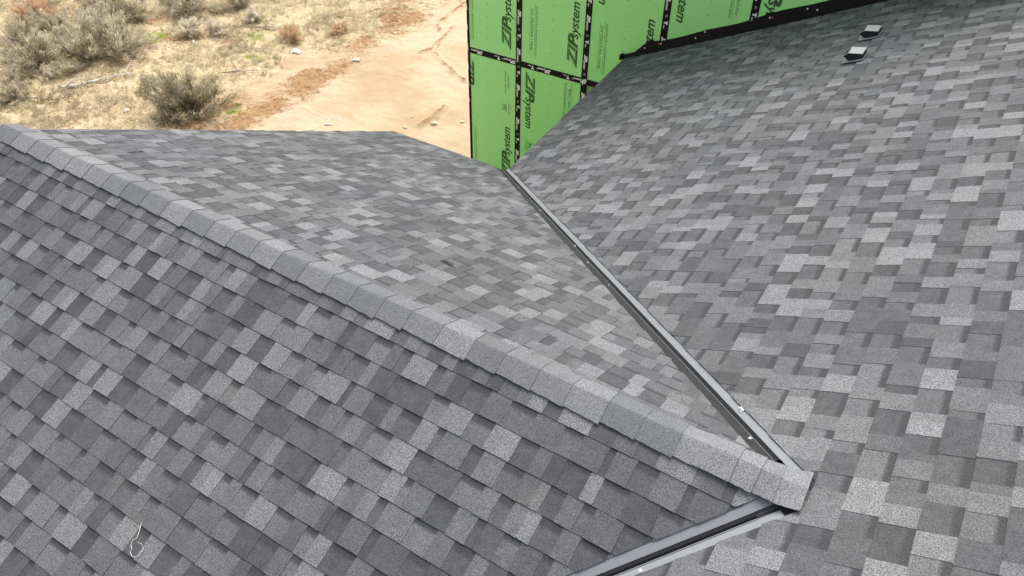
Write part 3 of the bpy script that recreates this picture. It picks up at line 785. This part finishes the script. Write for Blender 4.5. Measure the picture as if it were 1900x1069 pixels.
# ---------------------------------------------------------------- small loose things on the roof
def roofpt(pl, x, y, h=.012):
    return {'M': PM.P(-y, x*cM, h), 'A': PA.P(x, y*cA, h), 'B': PB.P(-x, -y*cB, h)}[pl]
def scrap(pl, x, y, size, label, seed, h=.016):
    rr = random.Random(seed); c = roofpt(pl, x, y, h); mb = MB()
    o = empty('white_scrap', c); tag(o, label, 'scrap', 'white scraps along the far valley')
    for k in range(3):
        a = Vector((rr.uniform(-1, 1), rr.uniform(-1, 1), rr.uniform(-.2, .2))).normalized()
        p = c + Vector((rr.uniform(-.3, .3), rr.uniform(-.3, .3), .1))*size
        mb.tube([p - a*size*.7, p + Vector((0, 0, .12*size)), p + a*size*.7], size*.16, size*.09, 6)
    bpy.data.objects.remove(o)
    o = mb.build('white_scrap', M_SCRAP, None, c); tag(o, label, 'scrap', 'white scraps along the far valley')
scrap('M', -.44, .50, .022, 'largest white scrap, on the pale strip of the far valley metal', 1, .006)
scrap('B', -.335, .232, .014, 'white scrap beside the far valley close to the last ridge caps', 2, .02)
for i, (x, y, s, l) in enumerate(((-2.05, 1.93, .010, 'tiny white fleck midway along the far valley edge'), (-1.72, 1.60, .008, 'tiny white fleck just below the middle of the far valley edge'),
        (-3.05, 2.93, .012, 'small white curl on the far valley edge toward the green wall'), (-2.32, 2.23, .011, 'small white curl on the far valley edge above the middle'), (-3.65, 3.52, .010, 'highest white fleck, near the top end of the far valley'))):
    scrap('B', x, y, s, l, 10+i, .022)
scrap('M', -.50, -.60, .012, 'white fleck on the lower edge of the near valley metal', 31, .02)
# white string with a loop
pts = [(-2.854, -1.473), (-2.838, -1.500), (-2.822, -1.535), (-2.835, -1.552), (-2.830, -1.575), (-2.812, -1.585), (-2.805, -1.600), (-2.780, -1.610), (-2.762, -1.604), (-2.748, -1.580), (-2.752, -1.556), (-2.775, -1.545), (-2.800, -1.548)]
mb = MB(); mb.tube([roofpt('A', x, y, .016) for x, y in pts[:3]], .0016, .0013, 6); mb.tube([roofpt('A', x, y, .015 + .002*math.sin(i*2)) for i, (x, y) in enumerate(pts[2:])], .0011, .0009, 6)
tag(mb.build('string', M_SCRAP, None, roofpt('A', -2.8, -1.55, .01)), 'thin white string with a small loop lying on the near slope', 'string')
# lifted shingle corner on the far slope
mb = MB(); c = roofpt('B', -2.56, .82, .014)
mb.prism([c + Vector((-.05, -.006, .004)), c + Vector((.045, -.012, .006)), c + Vector((.05, .012, .012)), c + Vector((-.01, .008, .014)), c + Vector((-.055, .010, .006))], (0, 0, .003))
tag(mb.build('shingle_scrap', M_DARK, None, c), 'torn dark shingle scrap on the far gable slope', 'scrap')
mb = MB(); c = roofpt('B', -.72, .33, .014)
mb.tube([c + Vector((-.05, .03, .0)), c + Vector((-.02, .035, .006)), c + Vector((0, 0, .004)), c + Vector((.02, -.01, .008)), c + Vector((.05, -.04, .002))], .0018, .0012, 5)
tag(mb.build('twig', M_TWIG, None, c), 'thin dark curled twig near the lower end of the far slope', 'twig')

# ---------------------------------------------------------------- vegetation beyond the house
def leafy(seed, R, H, mats, nstem=26, nleaf=5200, leafl=.045, leafw=.009, dense=.9, openness=0.35):
    """a shrub: woody stems that fork outwards, tips set with short narrow leaf sprays. returns two meshes' data"""
    rr = random.Random(seed); st = MB(); lf = MB(); tips = []
    lobes = [(rr.uniform(0, 6.28), rr.uniform(.3, 1)) for _ in range(5)]
    for i in range(nstem):
        a = rr.uniform(0, 2*math.pi); el = rr.uniform(.10, 1.45)
        k = .72 + .28*math.cos(a*2 + lobes[0][0]) + rr.uniform(-.18, .15)
        L = 1.0*k
        end = Vector((math.cos(a)*math.cos(el)*R*L, math.sin(a)*math.cos(el)*R*L, max(.06, math.sin(el)*H*L)))
        p0 = Vector((rr.uniform(-.12, .12)*R, rr.uniform(-.12, .12)*R, -.03))
        mid = p0.lerp(end, .5) + Vector((rr.uniform(-.1, .1), rr.uniform(-.1, .1), rr.uniform(-.12, .02)))*R
        st.tube([p0, mid, end], .014*max(R, .3), .004, 4)
        for j in range(7):
            f = rr.uniform(.35, 1.0); b0 = (p0.lerp(mid, f*2) if f < .5 else mid.lerp(end, f*2-1))
            dv = (end - p0).normalized() + Vector((rr.uniform(-1, 1), rr.uniform(-1, 1), rr.uniform(-.4, 1.0)))*.75
            e = b0 + dv.normalized()*R*rr.uniform(.15, .36); e.z = max(e.z, .02)
            st.tube([b0, b0.lerp(e, .5) + Vector((0, 0, -.01)), e], .004, .0015, 3)
            tips.append((b0, e, dv.normalized()))
    per = nleaf // len(tips)
    for (b0, e, dv) in tips:
        patch = rr.uniform(.25, 1.0)
        for q in range(per):
            f = rr.random()**.6
            p = b0.lerp(e, f) + Vector((rr.gauss(0, 1), rr.gauss(0, 1), rr.gauss(0, 1)))*.022*(R/.6)
            v = (dv + Vector((rr.uniform(-1, 1), rr.uniform(-1, 1), rr.uniform(-.3, 1)))*.8).normalized()
            l = leafl*rr.uniform(.5, 1.4); wv = v.cross(Vector((rr.uniform(-1, 1), rr.uniform(-1, 1), rr.uniform(-1, 1)))).normalized()*leafw*rr.uniform(.6, 1.3)
            t = min(1, max(0, patch*.75 + rr.uniform(-.2, .35)))
            lf.poly([p - wv*.5, p + wv*.5, p + v*l + wv*.35, p + v*l - wv*.35], [(t, 0, 0, 1)]*4)
    return st, lf
def make_shrub(name, seed, R, H, m_leaf, m_stem, **kw):
    st, lf = leafy(seed, R, H, None, **kw)
    o = empty(name, (0, 0, 0))
    st.build('stems', m_stem, o); lf.build('foliage', m_leaf, o, color=True)
    return o
def place(src, x, y, rz, s, label, cat, group, first):
    if first: o = src; kids = []
    else:
        o = src.copy(); COL.objects.link(o)
        for ch in list(src.children):
            c = ch.copy(); COL.objects.link(c); c.parent = o
    o.location = (x, y, gz(x, y)); o.rotation_euler = (0, 0, rz); o.scale = (s, s, s)
    tag(o, label, cat, group); return o
big = make_shrub('sagebrush', 101, 1.0, .72, M_SAGE_DARK, M_TWIG, nstem=64, nleaf=21000, leafl=.055, leafw=.013)
place(big, -13.95, 6.8, 2.2, 1.0, 'large isolated sagebrush just beyond the gable rake', 'shrub', 'sagebrush beyond the house', True)
protoA = make_shrub('sagebrush', 7, .85, .75, M_SAGE, M_TWIG, nstem=36, nleaf=8200, leafl=.065, leafw=.014)
protoB = make_shrub('sagebrush', 19, .8, .85, M_SAGE, M_TWIG, nstem=32, nleaf=7200, leafl=.070, leafw=.013)
clump = [(-18.55,6.45,0,1.0,'sagebrush lowest in the left clump, its crown reaching the left frame edge'), (-17.95,7.2,1,1.05,'sagebrush at the front middle of the left clump'),
  (-17.65,7.95,0,1.1,'sagebrush at the right front of the left clump beside the bare reddish patch'), (-18.6,8.2,1,1.1,'sagebrush in the heart of the left clump, around the bleached dead brush'),
  (-19.9,6.9,1,1.0,'sagebrush at the left frame edge behind the front row'), (-19.6,7.7,0,.9,'sagebrush just right of the rusty brush'),
  (-20.3,9.4,1,1.15,'tall sagebrush at the top frame edge left of the dark hollow'), (-19.3,9.3,0,.95,'sagebrush behind the middle of the left clump'),
  (-19.15,11.0,1,1.0,'sagebrush cut by the top frame edge right of the dark hollow'), (-18.25,10.6,0,1.05,'wide sagebrush above the bleached dead shrub'),
  (-17.4,11.5,1,.8,'low sagebrush at the top frame edge, rightmost of the sagebrush'), (-21.9,8.6,0,.8,'small far sagebrush near the top left corner'),
  (-18.05,5.55,1,.6,'small sagebrush below the left clump at the left frame edge'), (-17.45,5.1,0,.5,'smallest sagebrush, low on the dry bank at the left frame edge')]
fA = fB = True
rr = random.Random(12)
for (x, y, k, s, lab) in clump:
    if k == 0: place(protoA, x, y, rr.uniform(0, 6.28), s, lab, 'shrub', 'sagebrush beyond the house', fA) if fA else place(protoA, x, y, rr.uniform(0, 6.28), s, lab, 'shrub', 'sagebrush beyond the house', False); fA = False
    else: place(protoB, x, y, rr.uniform(0, 6.28), s, lab, 'shrub', 'sagebrush beyond the house', fB); fB = False
bone = make_shrub('dead_shrub', 33, .45, .38, M_BONE, M_WOODB, nstem=26, nleaf=3000, leafl=.075, leafw=.014)
place(bone, -16.95, 9.45, 0, .95, 'bleached white dead shrub beside the bare reddish patch', 'dead shrub', 'bleached dead shrubs', True)
place(bone, -16.45, 9.95, 2, .8, 'smaller bleached dead shrub, right of the larger one', 'dead shrub', 'bleached dead shrubs', False)
place(bone, -18.25, 8.25, 4, .75, 'white dead brush standing within the left sagebrush clump', 'dead shrub', 'bleached dead shrubs', False)
place(bone, -16.3, 11.0, 1, .75, 'grey dead brush near the top frame edge above the grass', 'dead shrub', 'bleached dead shrubs', False)
place(bone, -17.75, 6.15, 1, .5, 'small grey dead brush below the left sagebrush clump', 'dead shrub', 'bleached dead shrubs', False)
rust = make_shrub('rusty_brush', 41, .5, .42, M_RUST, M_WOODG, nstem=26, nleaf=3200, leafl=.11, leafw=.008)
place(rust, -21.0, 8.0, 0, 1.25, 'reddish dry brush near the top left corner', 'dry brush', 'reddish dry brush', True)
place(rust, -20.0, 7.25, 2, .6, 'small reddish dry tuft between the left sagebrushes', 'dry brush', 'reddish dry brush', False)
place(rust, -14.65, 10.75, 1, .8, 'reddish dry tuft above the small white litter', 'dry brush', 'reddish dry brush', False)
place(rust, -13.9, 11.6, 3, .6, 'reddish dry tuft at the edge of the dirt track', 'dry brush', 'reddish dry brush', False)

# straw grass: far too many blades to count
def grass(name, n, region, msk, mat_, lmin, lmax, seed, label, wid=.006, lean=.8):
    r = np.random.RandomState(seed); V = []; F = []; C = []
    x0, x1, y0, y1 = region; cnt = 0
    px = r.uniform(x0, x1, n); py = r.uniform(y0, y1, n); keep = msk(px, py, r); px, py = px[keep], py[keep]
    h = ground_height(px, py); nb = 12
    mb_v = []; tones = []
    cl = vnoise(px, py, 1.3, 77)
    for i in range(len(px)):
        tone = min(1, max(0, .25 + .7*cl[i] + r.uniform(-.25, .3))); sz = r.uniform(.6, 1.25)
        da = r.uniform(0, 6.28)
        for k in range(nb):
            a = da + r.normal()*1.1; L = r.uniform(lmin, lmax)*sz; ln = r.uniform(.3, 1.0)*lean
            bx, by = px[i] + r.normal()*.035, py[i] + r.normal()*.035
            dx, dy = math.cos(a)*L*ln, math.sin(a)*L*ln; dz = L*math.sqrt(max(.05, 1-ln*ln*.9))
            wx, wy = -math.sin(a)*wid, math.cos(a)*wid
            mb_v += [(bx-wx, by-wy, h[i]-.01), (bx+wx, by+wy, h[i]-.01), (bx+dx*.5+wx*.7, by+dy*.5+wy*.7, h[i]+dz*.6), (bx+dx, by+dy, h[i]+dz*.85), (bx+dx*.5-wx*.7, by+dy*.5-wy*.7, h[i]+dz*.6)]
            tones.append(min(1, max(0, tone + r.uniform(-.2, .2))))
    V = np.array(mb_v, dtype=np.float32); nf = len(tones)
    me = bpy.data.meshes.new(name); me.vertices.add(len(V)); me.vertices.foreach_set('co', V.ravel())
    me.loops.add(nf*5); me.loops.foreach_set('vertex_index', np.arange(nf*5, dtype=np.int32))
    me.polygons.add(nf); me.polygons.foreach_set('loop_start', np.arange(nf, dtype=np.int32)*5); me.polygons.foreach_set('loop_total', np.full(nf, 5, np.int32))
    me.update(calc_edges=True)
    ca = me.color_attributes.new('tint', 'FLOAT_COLOR', 'CORNER'); tt = np.repeat(np.array(tones, np.float32), 5)
    ca.data.foreach_set('color', np.stack([tt, tt*0, tt*0, tt*0+1], -1).astype(np.float32).ravel())
    me.materials.append(mat_); o = bpy.data.objects.new(name, me); COL.objects.link(o)
    tag(o, label, 'grass', kind='stuff'); return o
def m_straw(x, y, r):
    nb = vnoise(x, y, .8, 40)*.9 + vnoise(x, y, 2.7, 41)*.5 - .7
    p = np.clip((-13.7 - x + 0.10*(y-9) + nb*1.3)/1.2 + .3, 0, 1)*np.clip(vnoise(x, y, 1.9, 50)*1.6-.25, .08, 1)
    bare = np.exp(-((x+17.2)**2 + (y-9.35)**2)/.5)
    return r.rand(len(x)) < p*(1-.9*bare)
grass('dry_grass', 27000, (-27, -12.5, 3.5, 17), m_straw, M_STRAW, .04, .13, 3, 'pale straw coloured dry grass covering the bank behind the roof')
def m_green(x, y, r):
    p = np.zeros(len(x))
    for gx, gy, gr in GREENS: p = np.maximum(p, np.exp(-(np.hypot(x-gx, y-gy)/gr)**2*1.3))
    return r.rand(len(x)) < p*.8
grass('green_growth', 9000, (-22, -12.5, 5, 12), m_green, M_MOSS, .02, .07, 5, 'low yellow green plants growing in patches between the shrubs', .006, .9)

# bleached fallen branches, logs
def branch(name, pts, r, label, mt, seed, forks=6, group='fallen dead branches'):
    rr = random.Random(seed); mb = MB(); P = [Vector((x, y, gz(x, y) + .03 + .02*rr.random())) for x, y in pts]
    Q = []
    for a, b in zip(P[:-1], P[1:]):
        for k in range(3): Q.append(a.lerp(b, k/3) + Vector((rr.uniform(-.02, .02), rr.uniform(-.02, .02), rr.uniform(0, .02))))
    Q.append(P[-1]); mb.tube(Q, r, r*.35, 7)
    for k in range(forks):
        i = rr.randrange(1, len(Q)-1); dv = (Q[i+1]-Q[i]).normalized()
        e = Q[i] + (dv + Vector((rr.uniform(-1, 1), rr.uniform(-1, 1), rr.uniform(0, .7)))).normalized()*rr.uniform(.12, .4)
        mb.tube([Q[i], Q[i].lerp(e, .5) + Vector((0, 0, .03)), e], r*.45, r*.12, 5)
    tag(mb.build(name, mt, None, P[0], smooth=True), label, 'branch', group)
branch('fallen_branch', [(-17.08,5.96),(-16.80,6.27),(-16.62,6.50),(-16.50,6.85),(-16.3,7.3)], .045, 'long bleached log lying on the dry bank', M_WOODB, 1, 14)
branch('fallen_branch', [(-17.45,5.25),(-17.01,5.43),(-16.70,5.60),(-16.5,5.9)], .022, 'thin branch below the long log', M_WOODG, 2, 8)
branch('fallen_branch', [(-16.62,9.30),(-16.45,9.17),(-16.25,9.15),(-16.0,9.25)], .022, 'short white curved branch below the dead shrub', M_WOODB, 3, 2)
branch('fallen_branch', [(-18.6,5.75),(-18.2,5.95),(-17.9,6.1)], .025, 'pale branch under the left sagebrush clump', M_WOODB, 4, 3)
branch('fallen_branch', [(-16.0,10.6),(-15.7,10.75),(-15.4,10.8),(-15.1,11.1)], .022, 'forked grey branch in the grass near the top', M_WOODG, 5, 9)
branch('fallen_branch', [(-14.6,8.3),(-14.3,8.6),(-14.0,8.95)], .018, 'thin dark branch where the grass meets the dirt', M_WOODG, 6, 7)
branch('fallen_branch', [(-16.6,9.9),(-16.3,10.2),(-16.2,10.7)], .02, 'thin reddish branch behind the bleached dead shrub', M_WOODG, 7, 6)

# stones and litter
def stone(x, y, s, label, seed, mt=M_STONE, grp='stones on the dirt'):
    rr = random.Random(seed); bm = bmesh.new(); bmesh.ops.create_icosphere(bm, subdivisions=2, radius=1)
    for v in bm.verts:
        v.co = Vector((v.co.x*s, v.co.y*s*.75, v.co.z*s*.5))*(1 + .25*mnoise.noise(v.co*1.7 + Vector((seed, 0, 0))))
    me = bpy.data.meshes.new('stone'); bm.to_mesh(me); bm.free(); me.materials.append(mt)
    o = bpy.data.objects.new('stone', me); COL.objects.link(o); o.location = (x, y, gz(x, y) + s*.25); o.rotation_euler = (0, 0, rr.uniform(0, 3))
    tag(o, label, 'stone', grp)
stone(-9.20, 9.23, .075, 'largest pale stone below the ground crack by the green wall', 1)
stone(-9.62, 8.80, .05, 'flat stone near the eave corner', 2)
stone(-9.75, 9.22, .035, 'brown clod at the end of the short ground crack', 3)
stone(-8.75, 9.62, .05, 'pale stone beside the sheathed wall corner', 4)
stone(-15.0, 6.1, .08, 'broad flat pale stone left of the isolated sagebrush', 5)
mb = MB(); x, y = -14.02, 10.20; z = gz(x, y)
mb.prism([(x-.10, y-.05, z+.03), (x+.12, y-.03, z+.03), (x+.10, y+.05, z+.05), (x-.02, y+.07, z+.07), (x-.11, y+.03, z+.06)], (0, 0, .03))
tag(mb.build('litter', M_SCRAP, None, (x, y, z)), 'crumpled white litter in the dry grass', 'litter')
mb = MB(); x, y = -12.44, 10.56; z = gz(x, y)
mb.obox((x, y, z+.04), (.075, .03, .004), (-.015, .04, 0), (0, 0, .014))
tag(mb.build('wood_offcut', M_WOODB, None, (x, y, z)), 'small pale wood offcut on the dirt track', 'offcut')
mb = MB(); x, y = -10.95, 8.05; z = gz(x, y)
mb.tube([(x-.12, y-.1, z+.03), (x-.06, y+.05, z+.09), (x+.03, y+.13, z+.10), (x+.12, y+.17, z+.03)], .012, .010, 6)
mb.tube([(x-.12, y-.1, z+.03), (x-.02, y-.05, z+.03), (x+.05, y-.02, z+.02)], .02, .010, 6)
tag(mb.build('plastic_strip', M_SCRAP, None, (x, y, z)), 'white curled plastic strip just past the far roof eave', 'litter')
mb = MB(); x, y = -8.05, 10.0; z = gz(x, y)
mb.prism([(x-.14, y-.06, z+.03), (x+.12, y-.05, z+.03), (x+.14, y+.07, z+.06), (x-.08, y+.08, z+.05)], (0, 0, .01))
tag(mb.build('litter', M_SCRAP, None, (x, y, z)), 'white sheet scrap on the dirt against the green wall', 'litter')
